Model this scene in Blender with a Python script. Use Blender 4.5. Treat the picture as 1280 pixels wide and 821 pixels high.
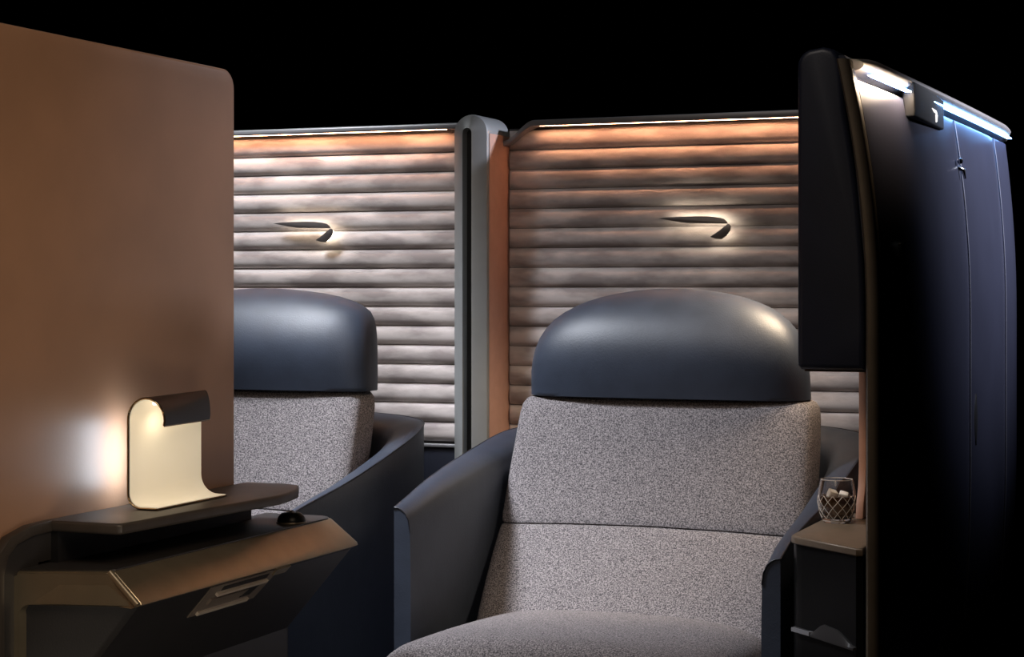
import bpy, bmesh, math, random
from mathutils import Vector
random.seed(7)
for o in list(bpy.data.objects): bpy.data.objects.remove(o)
scene = bpy.context.scene
COL = scene.collection
E = 1.08                      # eye height
TH = math.radians(21.8)

# ------------------------------------------------------------------ camera
cd = bpy.data.cameras.new('camera'); cam = bpy.data.objects.new('camera', cd); COL.objects.link(cam)
cam.location = (0, 0, E); cam.rotation_euler = (math.pi/2, 0, TH)
cd.sensor_width = 36; cd.lens = 2400/1280*36; cd.shift_y = -0.0394; cd.clip_start = 0.05
scene.camera = cam
# ------------------------------------------------------------------ world, lights, exposure
w = bpy.data.worlds.new('world'); scene.world = w; w.use_nodes = True
w.node_tree.nodes['Background'].inputs[0].default_value = (0.0, 0.0, 0.0, 1)
w.node_tree.nodes['Background'].inputs[1].default_value = 0.0
vs = scene.view_settings
vs.view_transform = 'Standard'; vs.look = 'None'; vs.exposure = 0.0; vs.gamma = 1.0; vs.use_curve_mapping = False

def area(name, loc, target, sx, sy, power, col, spread=180):
    l = bpy.data.lights.new(name, 'AREA'); l.shape = 'RECTANGLE'; l.size = sx; l.size_y = sy
    l.energy = power; l.color = col; l.spread = math.radians(spread)
    o = bpy.data.objects.new(name, l); COL.objects.link(o); o.location = (loc[0], loc[1], E+loc[2])
    d = Vector((target[0], target[1], E+target[2])) - o.location
    o.rotation_euler = d.to_track_quat('-Z', 'Y').to_euler(); return o
def spot(name, loc, target, power, col, deg, blend=0.6, r=0.03):
    l = bpy.data.lights.new(name, 'SPOT'); l.energy = power; l.color = col; l.spot_size = math.radians(deg)
    l.spot_blend = blend; l.shadow_soft_size = r
    o = bpy.data.objects.new(name, l); COL.objects.link(o); o.location = (loc[0], loc[1], E+loc[2])
    d = Vector((target[0], target[1], E+target[2])) - o.location
    o.rotation_euler = d.to_track_quat('-Z', 'Y').to_euler(); return o

spot('studio_spot_partition', (-2.05, 2.85, 1.10), (-1.93, 3.54, -0.28), 88, (0.93, 0.95, 1.0), 54, 0.7, 0.15)
area('studio_softbox_front', (-0.95, 1.55, 1.35), (-1.05, 3.0, -0.40), 0.4, 0.4, 1.2, (1.0, 0.88, 0.80), 70)
area('studio_softbox_top_left', (-2.0, 2.40, 1.0), (-1.30, 2.98, -0.42), 0.3, 0.3, 7.0, (0.88, 0.92, 1.0), 54)
area('studio_softbox_panel', (-0.60, 1.45, 0.40), (-1.42, 1.95, -0.25), 0.4, 0.4, 1.8, (1.0, 0.77, 0.54), 120)
area('studio_softbox_low', (-0.62, 1.50, -0.62), (-1.35, 2.2, -0.38), 0.3, 0.3, 0.35, (1.0, 0.88, 0.74), 70)
spot('reading_light', (-0.70, 3.24, 0.20), (-0.84, 3.25, -0.02), 24.0, (1.0, 0.78, 0.54), 80, 0.9, 0.09)
spot('aisle_spot', (0.75, 4.1, 0.95), (-0.50, 3.80, 0.52), 270, (0.80, 0.84, 1.0), 60, 1.0, 0.06)

# ------------------------------------------------------------------ material helpers
MATS = {}
def mat(name, col, rough=0.5, metal=0.0, spec=0.5, var=0.0, vscale=20.0, vdist=(1,1,1), bump=0.0, bscale=200.0,
        col2=None, emis=None, estr=0.0, lo=0.35, hi=0.65, detail=3.0, sheen=0.0, coat=0.0):
    m = bpy.data.materials.new(name); m.use_nodes = True
    nt = m.node_tree; N = nt.nodes; L = nt.links; b = N['Principled BSDF']
    b.inputs['Base Color'].default_value = (*col, 1); b.inputs['Roughness'].default_value = rough
    b.inputs['Metallic'].default_value = metal; b.inputs['Specular IOR Level'].default_value = spec
    b.inputs['Sheen Weight'].default_value = sheen; b.inputs['Coat Weight'].default_value = coat
    tc = N.new('ShaderNodeTexCoord')
    if var or col2:
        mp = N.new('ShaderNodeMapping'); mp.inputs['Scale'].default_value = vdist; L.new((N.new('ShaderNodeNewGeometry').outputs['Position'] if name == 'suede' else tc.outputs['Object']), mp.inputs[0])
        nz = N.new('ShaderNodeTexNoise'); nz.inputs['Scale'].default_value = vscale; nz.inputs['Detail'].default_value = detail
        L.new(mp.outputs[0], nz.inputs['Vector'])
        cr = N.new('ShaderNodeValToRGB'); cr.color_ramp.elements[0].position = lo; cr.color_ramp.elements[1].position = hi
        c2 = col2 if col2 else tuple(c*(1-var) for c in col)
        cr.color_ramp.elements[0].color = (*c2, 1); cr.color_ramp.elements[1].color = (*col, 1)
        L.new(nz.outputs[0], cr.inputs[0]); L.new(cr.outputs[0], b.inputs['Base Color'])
    if bump:
        n2 = N.new('ShaderNodeTexNoise'); n2.inputs['Scale'].default_value = bscale; n2.inputs['Detail'].default_value = 2
        L.new(tc.outputs['Object'], n2.inputs['Vector'])
        bp = N.new('ShaderNodeBump'); bp.inputs['Strength'].default_value = bump; bp.inputs['Distance'].default_value = 0.002
        L.new(n2.outputs[0], bp.inputs['Height']); L.new(bp.outputs[0], b.inputs['Normal'])
    if emis:
        b.inputs['Emission Color'].default_value = (*emis, 1); b.inputs['Emission Strength'].default_value = estr
    MATS[name] = m; return m

mat('carpet', (0.012, 0.012, 0.015), 0.95, var=0.5, vscale=300, bump=0.5)
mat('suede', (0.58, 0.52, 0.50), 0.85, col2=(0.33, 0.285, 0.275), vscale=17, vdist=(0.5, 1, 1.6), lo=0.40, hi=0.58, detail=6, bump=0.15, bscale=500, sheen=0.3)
mat('fabric', (0.270, 0.243, 0.246), 0.95, col2=(0.052, 0.048, 0.052), vscale=470, lo=0.36, hi=0.66, detail=2, bump=0.6, bscale=420, spec=0.2)
mat('leather', (0.028, 0.036, 0.055), 0.48, var=0.15, vscale=30, bump=0.12, bscale=420, spec=0.5)
mat('leather_dark', (0.012, 0.014, 0.022), 0.45, var=0.2, vscale=30, bump=0.1, bscale=420)
mat('cap_metal', (0.26, 0.26, 0.275), 0.4, metal=0.35, var=0.1, vscale=40)
mat('post_metal', (0.28, 0.29, 0.29), 0.45, metal=0.35, var=0.06, vscale=30)
mat('rail_metal', (0.45, 0.42, 0.40), 0.40, metal=0.6, var=0.1, vscale=40)
mat('black', (0.006, 0.006, 0.007), 0.6)
mat('gloss_black', (0.004, 0.004, 0.004), 0.35, spec=0.15, var=0.2, vscale=20)
mat('copper', (0.50, 0.29, 0.22), 0.6, var=0.08, vscale=40, bump=0.05)
mat('copper_dark', (0.34, 0.165, 0.10), 0.5, var=0.08, vscale=40)
mat('brown_panel', (0.36, 0.20, 0.12), 0.45, var=0.12, vscale=8, bump=0.06, bscale=300, spec=0.8)
mat('panel_edge', (0.12, 0.11, 0.115), 0.4, metal=0.3, var=0.1)
mat('bronze', (0.40, 0.335, 0.235), 0.38, metal=0.85, var=0.1, vscale=25, bump=0.04, bscale=600)
mat('bronze_dark', (0.20, 0.16, 0.115), 0.38, metal=0.6, var=0.12, vscale=25)
mat('shelf', (0.055, 0.045, 0.038), 0.45, metal=0.2, var=0.2, vscale=30, bump=0.05, bscale=500)
mat('console_dark', (0.022, 0.020, 0.020), 0.5, var=0.15, vscale=20, bump=0.05, bscale=500)
mat('latch', (0.17, 0.135, 0.11), 0.4, var=0.1)
mat('latch_bright', (0.62, 0.52, 0.43), 0.3, metal=0.2, var=0.05)
mat('navy', (0.011, 0.015, 0.030), 0.45, var=0.2, vscale=15, bump=0.05, bscale=400)
mat('navy_gloss', (0.065, 0.068, 0.105), 0.30, var=0.12, vscale=6, coat=0.2)
mat('seam', (0.35, 0.35, 0.40), 0.35, metal=0.5, var=0.05)
mat('chrome', (0.7, 0.68, 0.66), 0.15, metal=1.0, var=0.03)
mat('emblem', (0.20, 0.18, 0.17), 0.32, metal=0.75, var=0.1, vscale=60)
mat('lamp_shell', (0.016, 0.012, 0.010), 0.35, metal=0.0, spec=0.2, var=0.2, vscale=30)
mat('lamp_rim', (0.55, 0.40, 0.22), 0.25, metal=1.0, var=0.05)
mat('lamp_liner', (0.80, 0.72, 0.58), 0.55, var=0.04, vscale=30, emis=(1.0, 0.86, 0.62), estr=0.34)
mat('lamp_led', (0.9, 0.9, 0.9), 0.5, var=0.02, emis=(1.0, 0.90, 0.72), estr=1.5)
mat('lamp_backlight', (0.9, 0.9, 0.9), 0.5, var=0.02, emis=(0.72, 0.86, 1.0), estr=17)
mat('led_warm', (0.9, 0.8, 0.7), 0.5, var=0.02, emis=(1.0, 0.46, 0.24), estr=56)
mat('led_blue', (0.8, 0.9, 1.0), 0.5, var=0.02, emis=(0.18, 0.45, 1.0), estr=16)
mat('led_rail_warm', (1, 0.95, 0.9), 0.5, var=0.02, emis=(1.0, 0.75, 0.5), estr=130)
mat('led_emblem', (1, 0.95, 0.9), 0.5, var=0.02, emis=(1.0, 0.88, 0.68), estr=9)
mat('sign_glyph', (0.9, 0.9, 0.9), 0.5, var=0.02, emis=(1.0, 0.95, 0.9), estr=1.2)
mat('cabinet_top', (0.17, 0.125, 0.085), 0.42, metal=0.3, var=0.1, vscale=40)
mat('glass_glint', (0.60, 0.52, 0.44), 0.15, var=0.05, spec=0.8)  # opaque pale tone painting the glints on the tumbler's cuts, rim and base
mat('whisky', (0.10, 0.045, 0.02), 0.05, var=0.1)
mat('ice', (0.85, 0.82, 0.76), 0.15, var=0.1, vscale=120, emis=None)
def glass_mat():
    m = bpy.data.materials.new('glass'); m.use_nodes = True
    b = m.node_tree.nodes['Principled BSDF']; b.inputs['Transmission Weight'].default_value = 1
    b.inputs['Roughness'].default_value = 0.02; b.inputs['IOR'].default_value = 1.45; b.inputs['Base Color'].default_value = (1, .97, .93, 1)
    MATS['glass'] = m
glass_mat()

# ------------------------------------------------------------------ geometry helpers (z given relative to the eye height)
def link(name, me, parent=None, material=None):
    o = bpy.data.objects.new(name, me); COL.objects.link(o)
    if material: me.materials.append(MATS[material])
    if parent:
        o.parent = parent; o['_ox'] = parent.get('_ox', 0); o['_oy'] = parent.get('_oy', 0)
    return o
def meshobj(name, V, F, material, parent=None, smooth=True, angle=40, eye=True):
    me = bpy.data.meshes.new(name)
    px, py = (parent.get('_ox', 0), parent.get('_oy', 0)) if parent else (0, 0)
    me.from_pydata([(x-px, y-py, z+(E if eye else 0)) for x, y, z in V], [], F)
    bm = bmesh.new(); bm.from_mesh(me); bmesh.ops.recalc_face_normals(bm, faces=bm.faces)
    for f in bm.faces: f.smooth = smooth
    if smooth:
        a = math.radians(angle)
        for e in bm.edges:
            if len(e.link_faces) == 2 and e.calc_face_angle(0) > a: e.smooth = False
    bm.to_mesh(me); bm.free()
    return link(name, me, parent, material)
def loft(rings, closed=True, caps=True, loop=False):
    V = []; F = []; n = len(rings[0])
    for r in rings: V += [tuple(p) for p in r]
    R = len(rings)
    for i in range(R if loop else R-1):
        a = i*n; b = ((i+1) % R)*n
        for j in range(n if closed else n-1):
            k = (j+1) % n; F.append((a+j, a+k, b+k, b+j))
    if caps and not loop and closed:
        F.append(tuple(range(n))); F.append(tuple(range((R-1)*n, R*n)))
    return V, F
def box(name, x0, x1, y0, y1, z0, z1, material, parent=None, bev=0.0, seg=3):
    px, py = (parent.get('_ox', 0), parent.get('_oy', 0)) if parent else (0, 0)
    bm = bmesh.new(); bmesh.ops.create_cube(bm, size=1)
    for v in bm.verts:
        v.co = ((x0+x1)/2+v.co.x*(x1-x0)-px, (y0+y1)/2+v.co.y*(y1-y0)-py, E+(z0+z1)/2+v.co.z*(z1-z0))
    if bev: bmesh.ops.bevel(bm, geom=list(bm.edges), offset=bev, segments=seg, affect='EDGES', profile=0.5)
    for f in bm.faces: f.smooth = True
    for e in bm.edges:
        if len(e.link_faces) == 2 and e.calc_face_angle(0) > math.radians(50): e.smooth = False
    me = bpy.data.meshes.new(name); bm.to_mesh(me); bm.free()
    return link(name, me, parent, material)
def tube(name, pts, r, material, parent=None, n=8, caps=True, closed=False):
    P = [Vector(p) for p in pts]; rings = []; m = len(P)
    up0 = Vector((0, 0, 1))
    for i, p in enumerate(P):
        if closed: t = P[(i+1) % m]-P[i-1]
        else: t = P[min(i+1, m-1)]-P[max(i-1, 0)]
        t.normalize(); u = up0 if abs(t.z) < 0.9 else Vector((0, 1, 0))
        a = t.cross(u).normalized(); b = t.cross(a).normalized()
        rr = r[i] if isinstance(r, (list, tuple)) else r
        rings.append([p+a*rr*math.cos(2*math.pi*k/n)+b*rr*math.sin(2*math.pi*k/n) for k in range(n)])
    V, F = loft(rings, caps=caps, loop=closed)
    return meshobj(name, V, F, material, parent, angle=60)
def lathe(name, prof, cx, cy, material, parent=None, n=32, angle=40):
    rings = [[(cx+r*math.cos(2*math.pi*k/n), cy+r*math.sin(2*math.pi*k/n), z) for k in range(n)] for r, z in prof]
    V, F = loft(rings)
    return meshobj(name, V, F, material, parent, angle=angle)
def prism(name, outline, axis, a, b, material, parent=None, bev=0.0, seg=2, angle=40):
    """outline of 2-D points extruded along an axis: 'y' -> (x,z), 'x' -> (y,z), 'z' -> (x,y)"""
    px, py = (parent.get('_ox', 0), parent.get('_oy', 0)) if parent else (0, 0)
    def P(u, v, t): return {'y': (u, t, v), 'x': (t, u, v), 'z': (u, v, t)}[axis]
    bm = bmesh.new(); rows = []
    for t in (a, b):
        rows.append([bm.verts.new(Vector(P(u, v, t))+Vector((-px, -py, E))) for u, v in outline])
    f0 = bm.faces.new(rows[0]); f1 = bm.faces.new(rows[1]); n = len(outline)
    for j in range(n): bm.faces.new((rows[0][j], rows[0][(j+1) % n], rows[1][(j+1) % n], rows[1][j]))
    bmesh.ops.recalc_face_normals(bm, faces=bm.faces)
    if bev:
        bmesh.ops.bevel(bm, geom=list(set(f0.edges) | set(f1.edges)), offset=bev, segments=seg, affect='EDGES', profile=0.5)
    for f in bm.faces: f.smooth = True
    for e in bm.edges:
        if len(e.link_faces) == 2 and e.calc_face_angle(0) > math.radians(angle): e.smooth = False
    me = bpy.data.meshes.new(name); bm.to_mesh(me); bm.free()
    return link(name, me, parent, material)
def thing(name, x, y, label, cat, group=None):
    o = bpy.data.objects.new(name, None); COL.objects.link(o); o.location = (x, y, 0); o.empty_display_size = 0.1
    o['_ox'] = x; o['_oy'] = y; tag(o, label, cat, group); return o
def tag(o, label, cat, group=None):
    o['label'] = label; o['category'] = cat
    if group: o['group'] = group
    return o
def arc(cx, cy, r, a0, a1, n):
    return [(cx+r*math.cos(math.radians(a0+(a1-a0)*i/n)), cy+r*math.sin(math.radians(a0+(a1-a0)*i/n))) for i in range(n+1)]
def interp(tab, x):
    if x <= tab[0][0]: return tab[0][1]
    for (a, fa), (b, fb) in zip(tab, tab[1:]):
        if x <= b: return fa+(fb-fa)*(x-a)/(b-a)
    return tab[-1][1]
def cr_interp(tab, x):   # smooth (Catmull-Rom) table lookup
    n = len(tab)
    if x <= tab[0][0]: return tab[0][1]
    if x >= tab[-1][0]: return tab[-1][1]
    for i in range(n-1):
        if x <= tab[i+1][0]:
            x0, y0 = tab[i]; x1, y1 = tab[i+1]; h = x1-x0; t = (x-x0)/h
            m0 = (y1-tab[i-1][1])/(x1-tab[i-1][0]) if i > 0 else (y1-y0)/h
            m1 = (tab[i+2][1]-y0)/(tab[i+2][0]-x0) if i < n-2 else (y1-y0)/h
            return (2*t**3-3*t**2+1)*y0+(t**3-2*t**2+t)*h*m0+(-2*t**3+3*t**2)*y1+(t**3-t**2)*h*m1

# ================================================================== SETTING
fl = box('floor', -4, 2, -1, 6, -E-0.05, -E, 'carpet'); fl['kind'] = 'structure'

# ================================================================== padded partitions behind the seats
YW = 3.54; RIB = 0.0388; ZT = 0.312
def rib_mesh(x0, x1):
    prof = []            # (y offset toward viewer, z)
    for i in range(11):
        t = i/10.0; z = -RIB*0.985*t
        prof.append((-0.0125*(1-abs(2*t-1)**2.6)**0.7, z))
    xs = [x0, x0+0.003, x0+0.008]+[x0+0.008+(x1-x0-0.016)*k/24 for k in range(1, 24)]+[x1-0.008, x1-0.003, x1]
    sc = lambda x: min(1.0, (min(x-x0, x1-x)/0.008)**0.5) if min(x-x0, x1-x) < 0.008 else 1.0
    V = []; F = []; n = len(prof)
    for x in xs:
        for y, z in prof: V.append((x, y*sc(x), z))
    for i in range(len(xs)-1):
        for j in range(n-1): F.append((i*n+j, i*n+j+1, (i+1)*n+j+1, (i+1)*n+j))
    me = bpy.data.meshes.new('rib'); me.from_pydata(V, [], F); me.materials.append(MATS['suede'])
    for p in me.polygons: p.use_smooth = True
    return me
def partition(label, x0, x1, led0, led1, nr):
    t = thing('padded_partition', (x0+x1)/2, YW, label, 'partition', 'ribbed padded partitions behind the seats')
    zb = ZT-nr*RIB
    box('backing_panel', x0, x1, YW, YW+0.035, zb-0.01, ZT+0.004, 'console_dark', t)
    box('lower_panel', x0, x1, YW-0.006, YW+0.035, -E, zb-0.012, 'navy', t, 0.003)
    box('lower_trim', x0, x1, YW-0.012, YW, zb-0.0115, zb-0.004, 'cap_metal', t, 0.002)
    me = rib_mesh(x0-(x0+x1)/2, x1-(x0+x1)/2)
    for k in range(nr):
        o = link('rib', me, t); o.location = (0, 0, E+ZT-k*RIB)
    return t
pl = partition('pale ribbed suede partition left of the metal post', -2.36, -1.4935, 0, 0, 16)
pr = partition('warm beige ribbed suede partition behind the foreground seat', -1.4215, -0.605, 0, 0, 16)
# caps
box('top_cap', -2.36, -1.4935, YW-0.036, YW+0.040, ZT+0.005, ZT+0.017, 'cap_metal', pl, 0.004)
box('led_strip', -2.34, -1.545, YW-0.032, YW-0.028, ZT+0.0045, ZT+0.0049, 'led_warm', pl)
# right cap swoops down to the post at its left end
o1 = []; o2 = []
for i in range(13):
    s = i/12; x = -1.4215+0.065*s; e = s*s*(3-2*s); o1.append((x, ZT-0.022+0.039*e)); o2.append((x, ZT-0.032+0.037*e))
o1 += [(-0.605, ZT+0.020)]; o2 += [(-0.605, ZT+0.006)]
prism('top_cap', o1+o2[::-1], 'y', YW-0.036, YW+0.040, 'cap_metal', pr, 0.003)
box('led_strip', -1.345, -0.61, YW-0.032, YW-0.028, ZT+0.0050, ZT+0.0055, 'led_warm', pr)

# ================================================================== post between the partitions
post = thing('divider_post', -1.4575, 3.475, 'tall rounded metal post with black slot and copper side between the partitions', 'post')
def arch(hw, top, y, cx=-1.4575, bot=-E, n=16):
    pts = [(cx-hw, y, bot)]
    pts += [(cx-hw*math.cos(math.pi*i/n), y, top-hw*1.0+hw*1.0*math.sin(math.pi*i/n)) for i in range(n+1)]
    pts += [(cx+hw, y, bot)]
    return pts
rings = [arch(0.0355, 0.337, 3.540), arch(0.0355, 0.337, 3.434), arch(0.034, 0.3355, 3.428), arch(0.012, 0.3120, 3.4105),
         arch(0.0095, 0.3095, 3.4095), arch(0.0085, 0.3085, 3.412), arch(0.0085, 0.3085, 3.435)]
V, F = loft(rings, closed=True, caps=False)
meshobj('metal_shell', V, F, 'post_metal', post, angle=35)
V, F = loft([arch(0.0084, 0.308, 3.430), arch(0.0084, 0.308, 3.440)])
meshobj('slot', V, F, 'black', post)
box('copper_side', -1.4228, -1.4205, 3.436, 3.539, -E, 0.300, 'copper', post, 0.0008, 2)

# ================================================================== brown privacy panel on the left
pp = thing('privacy_panel', -1.435, 1.7, 'tall plain brown privacy panel with rounded corner behind the lamp', 'panel')
out = [(0.9, -E), (2.458, -E)]+arc(2.458-0.028, 0.318-0.028, 0.028, 0, 90, 8)+[(0.9, 0.318)]
prism('panel_face', out, 'x', -1.436, -1.42, 'brown_panel', pp, 0.004, 3)
out2 = [(0.9, -E), (2.463, -E)]+arc(2.463-0.03, 0.322-0.03, 0.03, 0, 90, 8)+[(0.9, 0.322)]
prism('edge_trim', out2, 'x', -1.452, -1.4365, 'panel_edge', pp, 0.004, 3)

# ================================================================== console with shelf below the lamp
co = thing('side_console', -1.36, 2.24, 'dark console with bronze band and floating shelf below the brown panel', 'console')
XP = -1.419
# body: rings from the top outline down, band splays outwards then the body tapers in
def outl(x, y0, y1, r, z, n=6):
    """plan outline: straight against the panel, rounded far outer corner"""
    p = [(XP, y0-0.038, z), (x-0.008, y0, z), (x, y0+0.008, z)]
    p += [(a, b, z) for a, b in arc(x-r, y1-r, r, 0, 90, n)]
    p += [(XP, y1, z)]
    return p
V, F = loft([outl(-1.302, 1.962, 2.550, 0.03, -0.3385), outl(-1.302, 1.962, 2.550, 0.03, -0.346)])
meshobj('top_panel', V, F, 'console_dark', co)
V, F = loft([outl(-1.301, 1.960, 2.552, 0.03, -0.3405), outl(-1.299, 1.957, 2.554, 0.03, -0.3415), outl(-1.261, 1.953, 2.563, 0.032, -0.3745), outl(-1.2595, 1.953, 2.563, 0.032, -0.378),
             outl(-1.264, 1.956, 2.559, 0.030, -0.380)])
meshobj('bronze_band', V, F, 'bronze', co, angle=30)
V, F = loft([outl(-1.268, 1.962, 2.555, 0.02, -0.3795), outl(-1.374, 1.962, 2.550, 0.02, -0.506), outl(-1.374, 1.962, 2.550, 0.02, -E)])
meshobj('body', V, F, 'console_dark', co, angle=30)
# near-end frame (bronze, rounded upper-left corner) round a dark panel
fo = [(XP, -E)]+arc(XP+0.022, -0.342-0.022, 0.022, 180, 90, 6)+[(-1.301, -0.342), (-1.2595, -0.378), (-1.268, -0.381)]
fi = [(XP+0.016, -E)]+arc(XP+0.016+0.012, -0.379-0.012, 0.012, 180, 90, 6)+[(-1.301, -0.379), (-1.285, -0.380), (-1.268, -0.3815)]
V = []; F = []; n = len(fo)
for y in (1.952, 1.966):
    sl = lambda a: -0.040*max(0, -1.301-a)/0.118
    V += [(a, y+sl(a), b) for a, b in fo]+[(a, y+sl(a), b) for a, b in fi]
for j in range(n-1):
    F += [(j, j+1, n+j+1, n+j), (2*n+j, 2*n+j+1, 3*n+j+1, 3*n+j), (j, j+1, 2*n+j+1, 2*n+j), (n+j, n+j+1, 3*n+j+1, 3*n+j)]
meshobj('end_frame', V, F, 'bronze', co, angle=30)
# bright corner bead where the band turns
tube('corner_bead', [(-1.302, 1.957, -0.341), (-1.281, 1.954, -0.3585), (-1.2605, 1.953, -0.377)], 0.0045, 'bronze', co)
# shelf: L-section that turns down against the panel at the near end
so = [(XP, 1.985), (-1.312, 1.985), (-1.306, 1.990), (-1.283, 2.345), (-1.287, 2.375)]+[(-1.300, 2.43), (-1.325, 2.478), (-1.350, 2.490), (XP, 2.490)]
prism('shelf', so, 'z', -0.300, -0.286, 'shelf', co, 0.004, 3)
sd = [(1.990, -0.286), (1.955, -0.288), (1.925, -0.297), (1.908, -0.315), (1.902, -0.340), (1.902, -E), (1.916, -E), (1.916, -0.340), (1.922, -0.320), (1.935, -0.308), (1.960, -0.301), (1.990, -0.300)]
sd = [(1.99-(1.99-y)*1.32, z) for y, z in sd]
prism('shelf_bracket', sd, 'x', XP, XP+0.014, 'shelf', co, 0.002, 2)
prism('bracket_plate', [(1.99, -0.292), (1.93, -0.300), (1.902, -0.322), (1.890, -0.345), (1.888, -E), (1.964, -E), (1.964, -0.335), (1.99, -0.335)], 'x', XP, XP+0.010, 'console_dark', co)
box('shelf_support', XP, XP+0.02, 1.99, 2.47, -0.340, -0.299, 'black', co)
# knob near the far end of the console top
kb = thing('_tmp', 0, 0, '', ''); bpy.data.objects.remove(kb)
kx, ky = -1.325, 2.455
prof = [(0.0205, -0.3395), (0.0205, -0.334), (0.019, -0.329), (0.014, -0.3245), (0.007, -0.3225), (0.001, -0.322)]
kn = lathe('control_knob', prof, kx, ky, 'gloss_black', co, 24)
tube('knob_ring', [(kx+0.021*math.cos(a*math.pi/12), ky+0.021*math.sin(a*math.pi/12), -0.3375) for a in range(24)], 0.0012, 'bronze_dark', kn, 6, closed=True)
kr = [(kx+0.0, ky-0.019+0.038*i/10, -0.3385+0.0175*math.sin(math.pi*i/10)) for i in range(11)]
tube('knob_ridge', kr, 0.0012, 'bronze_dark', kn, 6)
# latch on the tapered face: frame in the face plane
nrm = Vector((0.127, 0, -0.106)).normalized()        # outward normal of the tapered face
dn = Vector((-0.106, 0, -0.127)).normalized()
base = Vector((-1.268, 0, -0.3795))
def fp(y, s, h): 
    p = base+dn*s+nrm*h; return (p.x, y, p.z)
def slab(name, quad, h0, h1, m, parent):
    V = [fp(y, s, h0) for y, s in quad]+[fp(y, s, h1) for y, s in quad]; n = len(quad)
    F = [tuple(range(n)), tuple(range(n, 2*n))]+[(j, (j+1) % n, n+(j+1) % n, n+j) for j in range(n)]
    return meshobj(name, V, F, m, parent, smooth=False)
la = slab('latch', [(2.14, 0.004), (2.32, 0.004), (2.305, 0.056), (2.135, 0.056)], 0.0, 0.0015, 'latch', co)
slab('latch_recess', [(2.175, 0.008), (2.295, 0.008), (2.295, 0.016), (2.175, 0.016)], 0.0015, 0.0020, 'black', la)
slab('latch_lip', [(2.165, 0.017), (2.297, 0.017), (2.297, 0.021), (2.165, 0.021)], 0.0015, 0.006, 'latch_bright', la)
slab('latch_handle', [(2.158, 0.026), (2.255, 0.026), (2.245, 0.036), (2.158, 0.036)], 0.0015, 0.005, 'latch', la)
slab('latch_recess', [(2.258, 0.024), (2.292, 0.022), (2.280, 0.044), (2.252, 0.044)], 0.0015, 0.0020, 'black', la)
slab('latch_lip', [(2.150, 0.048), (2.280, 0.048), (2.280, 0.053), (2.150, 0.053)], 0.0015, 0.005, 'latch_bright', la)
slab('latch_tab', [(2.305, 0.001), (2.345, 0.001), (2.340, 0.012), (2.305, 0.012)], 0.0, 0.004, 'bronze', la)
slab('tray_gap', [(2.35, 0.001), (2.53, 0.001), (2.53, 0.005), (2.35, 0.005)], 0.0, 0.0008, 'black', co)

# ================================================================== curled table lamp
LY0, LY1 = 2.12, 2.300; LXB = -1.384; LZ0 = -0.2855
lamp = thing('table_lamp', -1.375, 2.25, 'glowing curled sheet table lamp with dark bronze back on the shelf', 'lamp')
def lamp_profile(s, off):
    """s 0 (near) .. 1 (far); returns (x,z) list from the foot tip to the curl tip; off = inward offset"""
    rx = 0.029*(1-s)+0.0085*s; top = -0.1405; rz = 0.030+0.004*s; foot = 0.045*(1-s)+0.042*s
    P = []
    fr = 0.020+0.010*s
    for i in range(5): P.append((LXB+foot-(foot-fr)*i/4, LZ0+off))
    for i in range(1, 9):
        a = math.radians(270-90*i/8); P.append((LXB+fr+(fr-off)*math.cos(a), LZ0+fr+(fr-off)*math.sin(a)))
    z1 = LZ0+fr; z2 = top-rz
    for i in range(1, 8): P.append((LXB+off, z1+(z2-z1)*i/8))
    for i in range(0, 17):
        a = math.radians(180-180*i/16); P.append((LXB+rx+max(rx-off, 0.003)*math.cos(a), top-rz+(rz-off)*math.sin(a)))
    x, z = P[-1]; P.append((x-0.001, z-0.006))
    return P
def lamp_y(s): return LY0+(LY1-LY0)*s
def lamp_sheet(o0, o1):
    rings = []
    for k in range(9):
        s = k/8; a = lamp_profile(s, o0); b = lamp_profile(s, o1); y = lamp_y(s)
        rings.append([(x, y, z) for x, z in a]+[(x, y, z) for x, z in b[::-1]])
    return loft(rings)
V, F = lamp_sheet(0.0, 0.0022); meshobj('lamp_back', V, F, 'lamp_shell', lamp, angle=35)
rings = []
for k in range(9):
    s = k/8; a = lamp_profile(s, 0.0024); b = lamp_profile(s, 0.0034); y = lamp_y(s)+(0.002 if k == 0 else -0.002 if k == 8 else 0)
    m = len(a)-1
    rings.append([(x, y, z) for x, z in a[:m]]+[(x, y, z) for x, z in b[:m][::-1]])
V, F = loft(rings); meshobj('lamp_liner', V, F, 'lamp_liner', lamp, angle=35)
rim = [(x, LY0-0.0006, z) for x, z in lamp_profile(0, 0.0016)]
tube('lamp_rim', rim, 0.0013, 'lamp_rim', lamp, 6)
tube('lamp_rim', [(lamp_profile(k/8, 0.001)[-1][0], lamp_y(k/8), lamp_profile(k/8, 0.001)[-1][1]-0.0005) for k in range(9)], 0.0011, 'lamp_rim', lamp, 6)
tube('lamp_rim', [(lamp_profile(k/8, 0.001)[0][0], lamp_y(k/8), lamp_profile(k/8, 0.001)[0][1]) for k in range(9)], 0.0011, 'lamp_rim', lamp, 6)
tube('led_bar', [(LXB+0.022-0.010*s/4, LY0+0.03+0.1*s/4, -0.150) for s in range(5)], 0.003, 'lamp_led', lamp, 8)
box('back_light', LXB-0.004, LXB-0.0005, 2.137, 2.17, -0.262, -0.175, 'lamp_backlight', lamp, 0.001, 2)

ll = spot('lamp_inner_light', (LXB+0.032, LY0+0.055, -0.163), (LXB, LY0+0.060, -0.215), 0.06, (1.0, 0.88, 0.68), 130, 1.0, 0.006)
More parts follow.
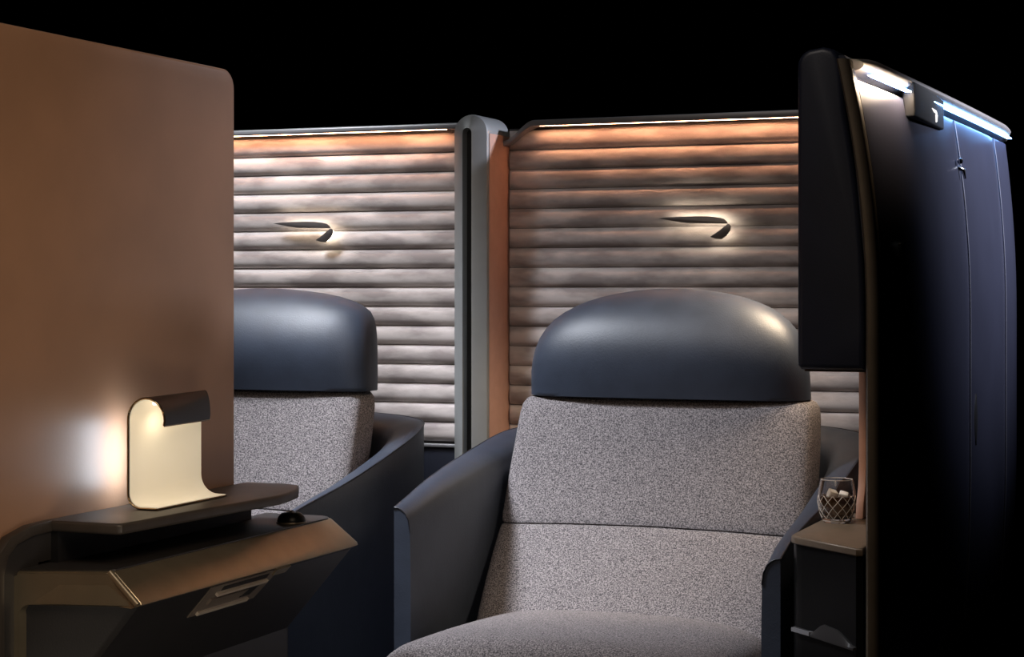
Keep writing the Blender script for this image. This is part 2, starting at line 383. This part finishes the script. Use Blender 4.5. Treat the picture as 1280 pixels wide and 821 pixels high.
# ================================================================== seats
def sellipse(cx, cy, a, b, z, p=3.0, n=40, zf=None):
    R = []
    for k in range(n):
        t = 2*math.pi*k/n; c = math.cos(t); s = math.sin(t)
        x = cx+a*math.copysign(abs(c)**(2/p), c); y = cy+b*math.copysign(abs(s)**(2/p), s)
        R.append((x, y, z+(zf(x-cx, y-cy) if zf else 0)))
    return R
def make_seat(X, label, hoff=0.0):
    t = thing('cabin_seat', X, 3.05, label, 'seat', 'padded cabin seats')
    # --- tub shell: plan path from the left front round the back to the right front
    path = [(-0.315, 2.78), (-0.318, 2.84), (-0.322, 2.92), (-0.327, 3.02), (-0.332, 3.12), (-0.335, 3.22), (-0.336, 3.29), (-0.331, 3.34),
            (-0.315, 3.385), (-0.285, 3.415), (-0.24, 3.432), (-0.16, 3.440), (-0.08, 3.442)]
    inner = [(-0.287, 2.78), (-0.286, 2.84), (-0.284, 2.92), (-0.281, 3.02), (-0.279, 3.12), (-0.277, 3.22), (-0.275, 3.27), (-0.270, 3.305),
             (-0.257, 3.33), (-0.235, 3.35), (-0.20, 3.36), (-0.14, 3.368), (-0.07, 3.37)]
    zt = [-0.350, -0.337, -0.319, -0.302, -0.288, -0.274, -0.266, -0.262, -0.258, -0.254, -0.250, -0.246, -0.244]
    full = list(zip(path, inner, zt))
    mir = [((-p[0], p[1]), (-q[0], q[1]), z) for p, q, z in full[::-1]]
    zr = [-0.400, -0.378, -0.362, -0.344, -0.322, -0.298, -0.280, -0.267]
    for i, z in enumerate(zr): mir[-1-i] = (mir[-1-i][0], mir[-1-i][1], z)
    full = full+[((0, 3.4425), (0, 3.37), -0.244)]+mir
    # resample smoothly
    S = list(range(len(full))); dense = []
    tabs = [[(i, full[i][a][b]) for i in S] for a, b in ((0, 0), (0, 1), (1, 0), (1, 1))]+[[(i, full[i][2]) for i in S]]
    K = 110
    for k in range(K+1):
        u = k/K*(len(full)-1); dense.append([cr_interp(tb, u) for tb in tabs])
    sec = [(0, -0.60), (0, -0.30), (0, -0.05), (0, -0.003), (0.04, 0.0), (0.25, -0.0005), (0.5, -0.004), (0.72, -0.010), (0.90, -0.021), (1.0, -0.040), (1.03, -0.10), (1.05, -0.30), (1.05, -0.60)]
    rings = []
    for ox, oy, ix, iy, z in dense:
        rings.append([(X+ox+(ix-ox)*s, oy+(iy-oy)*s, z+dz if dz > -0.5 else -0.93) for s, dz in sec])
    V, F = loft(rings)
    sh = meshobj('shell', V, F, 'leather', t, angle=50)
    tube('piping', [(X+d[0]*0.999, d[1], d[4]-0.001) for d in dense], 0.0016, 'leather_dark', sh, 6)
    for rg, yy in ((rings[0], 2.7795), (rings[-1], 2.7795)):
        tube('piping', [(x, yy, z) for x, y, z in rg[3:10]], 0.0012, 'leather_dark', sh, 6)
    # --- backrest, upper
    Yc = lambda z: cr_interp([(-0.62, 2.90), (-0.56, 2.955), (-0.50, 3.02), (-0.44, 3.075), (-0.40, 3.105), (-0.35, 3.130), (-0.28, 3.160), (-0.18, 3.195)], z)
    rings = []
    for z, w_, th in [(-0.184, 0.235, 0.020), (-0.1855, 0.248, 0.034), (-0.190, 0.258, 0.045), (-0.199, 0.264, 0.052), (-0.215, 0.267, 0.055), (-0.25, 0.269, 0.057), (-0.29, 0.271, 0.058), (-0.33, 0.272, 0.058),
                      (-0.365, 0.272, 0.057), (-0.390, 0.272, 0.0565), (-0.398, 0.271, 0.055), (-0.4025, 0.2695, 0.053), (-0.4045, 0.266, 0.049)]:
        rings.append(sellipse(X, Yc(z)+0.055, w_, th, z, 6.5, 64, lambda x, y: -0.10*x*x-0.0))
    V, F = loft(rings); meshobj('backrest', V, F, 'fabric', t, angle=60)
    rings = []
    for z, w_, th in [(-0.4046, 0.266, 0.049), (-0.4066, 0.2695, 0.053), (-0.411, 0.2705, 0.056), (-0.42, 0.271, 0.058), (-0.45, 0.271, 0.060), (-0.49, 0.268, 0.062), (-0.53, 0.262, 0.062), (-0.57, 0.255, 0.060), (-0.61, 0.25, 0.05)]:
        rings.append(sellipse(X, Yc(z)+0.055, w_, th, z, 6.5, 64, lambda x, y: -0.10*x*x))
    V, F = loft(rings); meshobj('lumbar_cushion', V, F, 'fabric', t, angle=60)
    # --- headrest
    ho = hoff
    hw = [(-0.192, 0.2500), (-0.15, 0.2500), (-0.11, 0.2480), (-0.063, 0.2390), (-0.037, 0.218), (-0.016, 0.160), (-0.004, 0.080), (0.0, 0.015)] if hoff else [(-0.192, 0.2535), (-0.137, 0.2500), (-0.09, 0.2370), (-0.057, 0.2125), (-0.034, 0.178), (-0.0156, 0.1285), (-0.004, 0.065), (0.0, 0.012)]
    rings = [sellipse(X+ho, 3.245, 0.236, 0.045, -0.1895, 4.0, 64), sellipse(X+ho, 3.243, 0.2435, 0.056, -0.1925, 4.0, 64)]
    for z in [-0.191, -0.185, -0.17, -0.15, -0.13, -0.11, -0.09, -0.072, -0.057, -0.044, -0.033, -0.024, -0.016, -0.010, -0.0055, -0.0025, -0.0006]:
        th = cr_interp([(-0.192, 0.063), (-0.15, 0.072), (-0.10, 0.076), (-0.06, 0.070), (-0.03, 0.056), (-0.012, 0.037), (-0.003, 0.018), (0, 0.006)], z)
        cy = cr_interp([(-0.192, 3.162), (-0.12, 3.160), (-0.06, 3.172), (-0.02, 3.186), (0, 3.192)], z)
        rings.append(sellipse(X+ho, cy+0.078, cr_interp(hw, z), th, z, 2.9, 64))
    V, F = loft(rings); hr = meshobj('headrest', V, F, 'leather', t, angle=60)
    rings = [sellipse(X+ho, 3.26, 0.225, 0.04, -0.196, 4, 40), sellipse(X+ho, 3.26, 0.225, 0.04, -0.186, 4, 40)]
    V, F = loft(rings); meshobj('headrest_gap', V, F, 'black', hr, angle=60)
    # --- seat cushion
    rings = []
    for k in range(25):
        y = 2.565+(3.06-2.565)*k/24; u = k/24
        edge = min(1, (u/0.12)) if u < 0.12 else min(1, (1-u)/0.06) if u > 0.94 else 1
        hgt = (1-(1-edge)**2)**0.5
        wd = 0.250+0.012*hgt; top = -0.546+0.004*math.sin(u*math.pi); R_ = []
        for j in range(41):
            a = math.pi*j/40; c = math.cos(a); s_ = math.sin(a)
            x = wd*math.copysign(abs(c)**(2/5.0), c); zz = abs(s_)**(2/4.5)
            R_.append((X-0.0+x, y, -0.64+(top+0.64)*zz*(0.35+0.65*hgt)+0.024*(1-u)*zz+0.010*zz*(1-(x/wd)**2)))
        R_ += [(X-wd*0.97, y, -0.69), (X+wd*0.97, y, -0.69)]
        rings.append(R_)
    V, F = loft(rings); meshobj('seat_cushion', V, F, 'fabric', t, angle=60)
    box('seat_base', X-0.22, X+0.22, 2.64, 3.30, -E, -0.66, 'leather_dark', t, 0.01)
    return t
make_seat(-1.0, 'grey fabric seat with navy headrest in the foreground, right of the post')
make_seat(-1.853, 'grey fabric seat with navy headrest half hidden behind the brown panel', 0.03)

# ================================================================== backlit ribbon emblems on the partitions
blade = [(75,145),(200,131),(400,125),(600,122),(780,125),(880,136),(960,148),(1005,162),(1035,185),(1056,212),(1056,230),(900,225),(700,221),(500,217),(350,196),(200,168)]
tail = [(1062,232),(1082,236),(1105,270),(1092,328),(1042,393),(975,440),(900,436),(810,405),(880,362),(950,315),(1005,272)]
def emblem(x0, z0, s, label):
    """x0,z0: wall position of pixel (820,260) of the traced emblem, s: metres per traced unit"""
    ye = 3.507; cx = x0+600*s
    t = thing('wall_emblem', cx, ye, label, 'emblem', 'backlit ribbon emblems')
    def mk(name, pts, m, y0, y1, shrink=1.0, bev=0.0012):
        ax = sum(p[0] for p in pts)/len(pts); ay = sum(p[1] for p in pts)/len(pts)
        q = [(x0+(ax+(a-ax)*shrink)*s, z0-(ay+(b-ay)*shrink)*s) for a, b in pts]
        return prism(name, q, 'y', y0, y1, m, t, bev, 2)
    mk('blade', blade, 'emblem', ye-0.004, ye, 1, 0.0005); mk('tail', tail, 'emblem', ye-0.004, ye, 1, 0.0005)
    mk('backlight', blade, 'led_emblem', ye+0.0035, ye+0.006, 0.86, 0); mk('backlight', tail, 'led_emblem', ye+0.0035, ye+0.006, 0.86, 0)
    return t
emblem(-1.1115, 0.1530, 0.0001385, 'ribbon emblem with warm backlight above the foreground seat')
emblem(-1.944, 0.1530, 0.0001345, 'ribbon emblem with faint backlight on the pale partition left of the post')

# ================================================================== aisle divider on the right
ad = thing('aisle_divider', -0.54, 3.3, 'curved glossy navy aisle divider with lit top rail at the right', 'divider')
def outer_x(y, z):
    f = (y-2.64)/(3.97-2.64)
    base = -0.513+0.022*math.sin(f*math.pi/2)**0.8 if f > 0 else -0.513
    lean = 0.042*(1-f)+0.026*f
    u = max(0, (z+0.05)/0.37)
    v = max(0, (-0.30-z)/0.3)
    return base-lean*u*u-0.012*v*v
ZS = [-0.572+(0.862)*i/20 for i in range(21)]
def dpanel(y0, y1):
    V = []; F = []; ny = 6; g = 0.0015
    ys = [y0+g+(y1-y0-2*g)*k/ny for k in range(ny+1)]
    rings = []
    for z in ZS:
        R_ = [(outer_x(y, z)-(0.0015 if k in (0, ny) else 0), y, z) for k, y in enumerate(ys)]
        R_ += [(outer_x(y, z)-0.02, y, z) for y in ys[::-1]]
        rings.append(R_)
    V, F = loft(rings); return meshobj('panel', V, F, 'navy_gloss', ad, angle=50)
dpanel(2.668, 3.37); dpanel(3.37, 3.80); dpanel(3.80, 3.97)
for y in (3.37, 3.80):
    tube('seam', [(outer_x(y, z)-0.0005, y, z) for z in ZS], 0.0016, 'seam', ad, 6)
# core wall, lower body, front edge trim
rings = [[(outer_x(2.66, z)-0.018, 2.66, z), (outer_x(3.3, z)-0.020, 3.3, z), (outer_x(3.965, z)-0.018, 3.965, z), (-0.533-0.03*max(0, z/0.32), 3.965, z), (-0.533-0.03*max(0, z/0.32), 2.66, z)] for z in [-E]+ZS+[0.325]]
V, F = loft(rings); meshobj('core', V, F, 'navy', ad, angle=50)
rings = [[(outer_x(2.66, z)-0.005, 2.66, z), (outer_x(3.3, z)-0.005, 3.3, z), (outer_x(3.97, z)-0.005, 3.97, z), (outer_x(3.97, z)-0.017, 3.97, z), (outer_x(2.66, z)-0.017, 2.66, z)] for z in (-E, -0.596)]
V, F = loft(rings); meshobj('lower_body', V, F, 'black', ad, angle=50)
rings = []
for y in (2.66, 2.9, 3.2, 3.5, 3.8, 3.97):
    x = outer_x(y, -0.58); rings.append([(x+0.003, y, -0.575), (x+0.006, y, -0.578), (x+0.006, y, -0.592), (x+0.002, y, -0.596), (x-0.016, y, -0.596), (x-0.016, y, -0.575)])
V, F = loft(rings); meshobj('skirt_trim', V, F, 'bronze_dark', ad, angle=40)
rings = []
for z in [-E, -0.7]+ZS+[0.318]:
    x = outer_x(2.64, max(z, -0.3))
    rings.append([(x-0.0175, 2.642, z), (x-0.014, 2.636, z), (x-0.006, 2.636, z), (x-0.001, 2.640, z), (x, 2.650, z), (x, 2.668, z), (x-0.0175, 2.668, z)])
V, F = loft(rings); meshobj('front_trim', V, F, 'bronze_dark', ad, angle=50)
# top rail and light strip
rings = []
for k in range(25):
    y = 2.70+(3.985-2.70)*k/24; x = outer_x(y, 0.30); dr = 0.0
    if k >= 23: dr = (0.004, 0.013)[k-23]
    sc = 1.0 if 0 < k < 24 else 0.6
    rings.append([(x-0.018+0.034*sc*math.cos(a), y, max(0.3012, 0.3155+0.0145*sc*math.sin(a))-dr) for a in [2*math.pi*j/16 for j in range(16)]])
V, F = loft(rings); meshobj('top_rail', V, F, 'rail_metal', ad, angle=60)
rings = []
for k in range(13):
    y = 2.72+(3.95-2.72)*k/12; x = outer_x(y, 0.295)
    rings.append([(x+0.005, y, 0.2995), (x+0.014, y, 0.2995), (x+0.014, y, 0.3012), (x+0.005, y, 0.3012)])
V, F = loft(rings); meshobj('led_strip', V, F, 'led_blue', ad)
rings = []
for k in range(4):
    y = 2.69+(2.94-2.69)*k/3; x = outer_x(y, 0.295)
    rings.append([(x+0.009, y, 0.2985), (x+0.016, y, 0.2985), (x+0.016, y, 0.2994), (x+0.009, y, 0.2994)])
V, F = loft(rings); meshobj('led_spot', V, F, 'led_rail_warm', ad)
# sign box with small lit glyph
sg = box('sign_box', outer_x(3.1, 0.28)-0.008, outer_x(3.1, 0.28)+0.012, 2.95, 3.22, 0.262, 0.315, 'black', ad, 0.003)
gx = outer_x(3.1, 0.28)+0.0125
for pts in ([(3.10, 0.288), (3.14, 0.287), (3.15, 0.282), (3.12, 0.283)], [(3.135, 0.281), (3.152, 0.281), (3.148, 0.270), (3.138, 0.268)]):
    prism('sign_glyph', pts, 'x', gx-0.0006, gx+0.0006, 'sign_glyph', sg)
# coat hook with two studs, small catch, flush handle
hk = lathe('hook', [(0.001, 0.222), (0.004, 0.221), (0.005, 0.217), (0.004, 0.213), (0.001, 0.212)], outer_x(3.33, 0.217)+0.006, 3.33, 'chrome', ad, 12)
tube('hook_stem', [(outer_x(3.34, 0.21)-0.002, 3.345, 0.207), (outer_x(3.34, 0.21)+0.007, 3.352, 0.203), (outer_x(3.34, 0.20)+0.008, 3.356, 0.188)], [0.004, 0.004, 0.002], 'chrome', hk, 8)
tube('catch', [(outer_x(2.78, 0.06)+0.002, 2.775, 0.064), (outer_x(2.78, 0.05)+0.003, 2.779, 0.055), (outer_x(2.78, 0.04)+0.002, 2.775, 0.047)], 0.0022, 'chrome', ad, 8)
rings = []
for i in range(9):
    z = -0.185-0.09*i/8; k = math.sin(math.pi*(i+0.25)/8.5); x = outer_x(3.42, z)
    rings.append([(x-0.001, 3.425-0.016*k, z), (x+0.0012, 3.425-0.010*k, z), (x+0.0012, 3.425+0.012*k, z), (x-0.001, 3.425+0.016*k, z)])
V, F = loft(rings); meshobj('flush_handle', V, F, 'black', ad)

# ================================================================== overhead wing cabinet beside the headrest
wc = thing('wing_cabinet', -0.59, 2.83, 'tall dark navy padded wing cabinet overhanging the drink ledge', 'cabinet')
o = [(-0.6305, -0.108)]+[(-0.6305, 0.312)]+arc(-0.6305+0.024, 0.336-0.024, 0.024, 180, 90, 6)[1:]+[(-0.594, 0.338), (-0.580, 0.334), (-0.571, 0.322), (-0.567, 0.30)]
o += [(outer_x(2.64, z)-0.0225, z) for z in (0.25, 0.2, 0.15, 0.1, 0.05, 0.0, -0.06)]+[(outer_x(2.64, 0)-0.0225, -0.114), (-0.626, -0.114)]
prism('body', o, 'y', 2.655, 3.02, 'navy', wc, 0.008, 4)
box('underside_trim', -0.624, -0.537, 2.672, 3.0, -0.1175, -0.1145, 'bronze_dark', wc, 0.001)

lathe('under_light', [(0.012, -0.1178), (0.012, -0.120), (0.009, -0.1205), (0.001, -0.1205)], -0.60, 2.88, 'lamp_led', wc, 20)
ul = spot('under_cabinet_light', (-0.60, 2.88, -0.123), (-0.615, 2.89, -0.36), 0.45, (1.0, 0.74, 0.48), 120, 0.8, 0.01)
# ================================================================== copper liner, drink ledge cabinet
cl = prism('liner_panel', [(3.0, -0.105), (3.30, -0.105), (3.30, -0.359), (2.975, -0.359), (2.98, -0.335), (2.995, -0.31), (3.0, -0.28)], 'x', -0.614, -0.602, 'copper_dark', None, 0.002)
tag(cl, 'narrow copper liner panel glimpsed between the wing cabinet and ledge', 'panel')
dc = thing('ledge_cabinet', -0.6, 2.8, 'black side cabinet with bronze ledge top under the glass', 'cabinet')
to = [(-0.536, 2.646), (-0.545, 2.644), (-0.652, 2.738), (-0.662, 2.752), (-0.663, 2.775), (-0.663, 3.06), (-0.536, 3.06)]
prism('ledge_top', to, 'z', -0.372, -0.360, 'cabinet_top', dc, 0.003, 3)
bo = [(-0.5365, 2.652), (-0.546, 2.650), (-0.642, 2.738), (-0.652, 2.745), (-0.659, 2.757), (-0.661, 2.775), (-0.661, 3.05), (-0.5365, 3.05)]
prism('body', bo, 'z', -E, -0.3725, 'gloss_black', dc, 0.0)
# drawer lip following the front face with a raised pull in the middle
def fr(s): return (-0.655+(0.655-0.545)*s, 2.748+(2.648-2.748)*s)
rings = []
for i in range(21):
    s = i/20; x, y = fr(s); h = interp([(0, 0.006), (0.32, 0.006), (0.48, 0.022), (0.72, 0.020), (0.95, 0.005), (1, 0.004)], s)
    n = Vector((-0.70, -0.72)); zz = -0.498-0.004*s; d = 0.006
    rings.append([(x, y+0.002, zz), (x+n.x*d, y+n.y*d, zz), (x+n.x*d, y+n.y*d, zz+0.003), (x+n.x*0.003, y+n.y*0.003, zz+h), (x, y+0.002, zz+h)])
V, F = loft(rings); meshobj('drawer_pull', V, F, 'console_dark', dc, angle=30)
rings = []
for i in range(7):
    s = i/20; x, y = fr(s); n = Vector((-0.70, -0.72)); d = 0.007
    rings.append([(x, y+0.002, -0.4985), (x+n.x*d, y+n.y*d, -0.4985), (x+n.x*d, y+n.y*d, -0.493), (x, y+0.002, -0.493)])
V, F = loft(rings); meshobj('pull_trim', V, F, 'cap_metal', dc, angle=30)
lathe('ledge_button', [(0.009, -0.360), (0.009, -0.3575), (0.007, -0.3565), (0.001, -0.3565)], -0.628, 2.99, 'chrome', dc, 20)

# ================================================================== cut crystal glass with ice
GX, GY, GZ = -0.6335, 2.930, -0.3598
gl = thing('whisky_glass', GX, GY, 'small cut crystal tumbler with dark spirit on the ledge', 'glass')
SG = 1.05
po = [(0.001, 0.0), (0.019, 0.0), (0.0205, 0.002), (0.0225, 0.008), (0.0258, 0.018), (0.0278, 0.028), (0.0280, 0.036), (0.0268, 0.048), (0.0248, 0.058), (0.0234, 0.0625)]
pi_ = [(0.0226, 0.0625), (0.0238, 0.058), (0.0257, 0.048), (0.0268, 0.036), (0.0265, 0.028), (0.0245, 0.018), (0.0215, 0.010), (0.018, 0.0075), (0.001, 0.007)]
lathe('glass_body', [(r*SG, GZ+z*SG) for r, z in po+pi_], GX, GY, 'glass', gl, 40)
lathe('spirit', [(0.001, GZ+0.0078), (0.0178, GZ+0.0077), (0.0213, GZ+0.0102), (0.0243, GZ+0.018), (0.0263, GZ+0.028), (0.0265, GZ+0.036), (0.0262, GZ+0.040), (0.001, GZ+0.040)], GX, GY, 'whisky', gl, 32)
def grad(z): return cr_interp(po[1:], 0) if z < 0 else cr_interp([(b, a) for a, b in po[2:]], z)
for d in (1, -1):
    for k in range(12):
        a0 = 2*math.pi*k/12; pts = []
        for i in range(9):
            z = 0.006+0.036*i/8; a = a0+d*1.05*i/8; r = grad(z)*SG+0.0001
            pts.append((GX+r*math.cos(a), GY+r*math.sin(a), GZ+z))
        tube('cut_line', pts, 0.00045, 'glass_glint', gl, 5)
tube('rim_ring', [(GX+0.0230*SG*math.cos(a*math.pi/16), GY+0.0230*SG*math.sin(a*math.pi/16), GZ+0.0625*SG) for a in range(32)], 0.0006, 'glass_glint', gl, 6, closed=True)
tube('base_glint', [(GX+0.0207*math.cos(a*math.pi/16), GY+0.0207*math.sin(a*math.pi/16), GZ+0.003) for a in range(32)], 0.0013, 'glass_glint', gl, 6, closed=True)  # pale ring that paints the sparkle round the base
for (dx, dy, dz, rz, lb) in ((-0.006, -0.006, 0.0425, 0.6, 'pale ice cube at the left of the crystal tumbler'), (0.010, -0.001, 0.0395, 0.2, 'pale ice cube at the right of the crystal tumbler')):
    bm = bmesh.new(); bmesh.ops.create_cube(bm, size=0.0135)
    bmesh.ops.bevel(bm, geom=list(bm.edges), offset=0.0015, segments=2, affect='EDGES', profile=0.5)
    me = bpy.data.meshes.new('ice_cube'); bm.to_mesh(me); bm.free()
    for p in me.polygons: p.use_smooth = True
    ic = link('ice_cube', me, None, 'ice'); ic.location = (GX+dx, GY+dy, E+GZ+dz); ic.rotation_euler = (0.35, 0.3, rz)
    tag(ic, lb, 'ice cube', 'ice cubes in the tumbler')
for o in bpy.data.objects:
    for k in ('_ox', '_oy'):
        if k in o: del o[k]
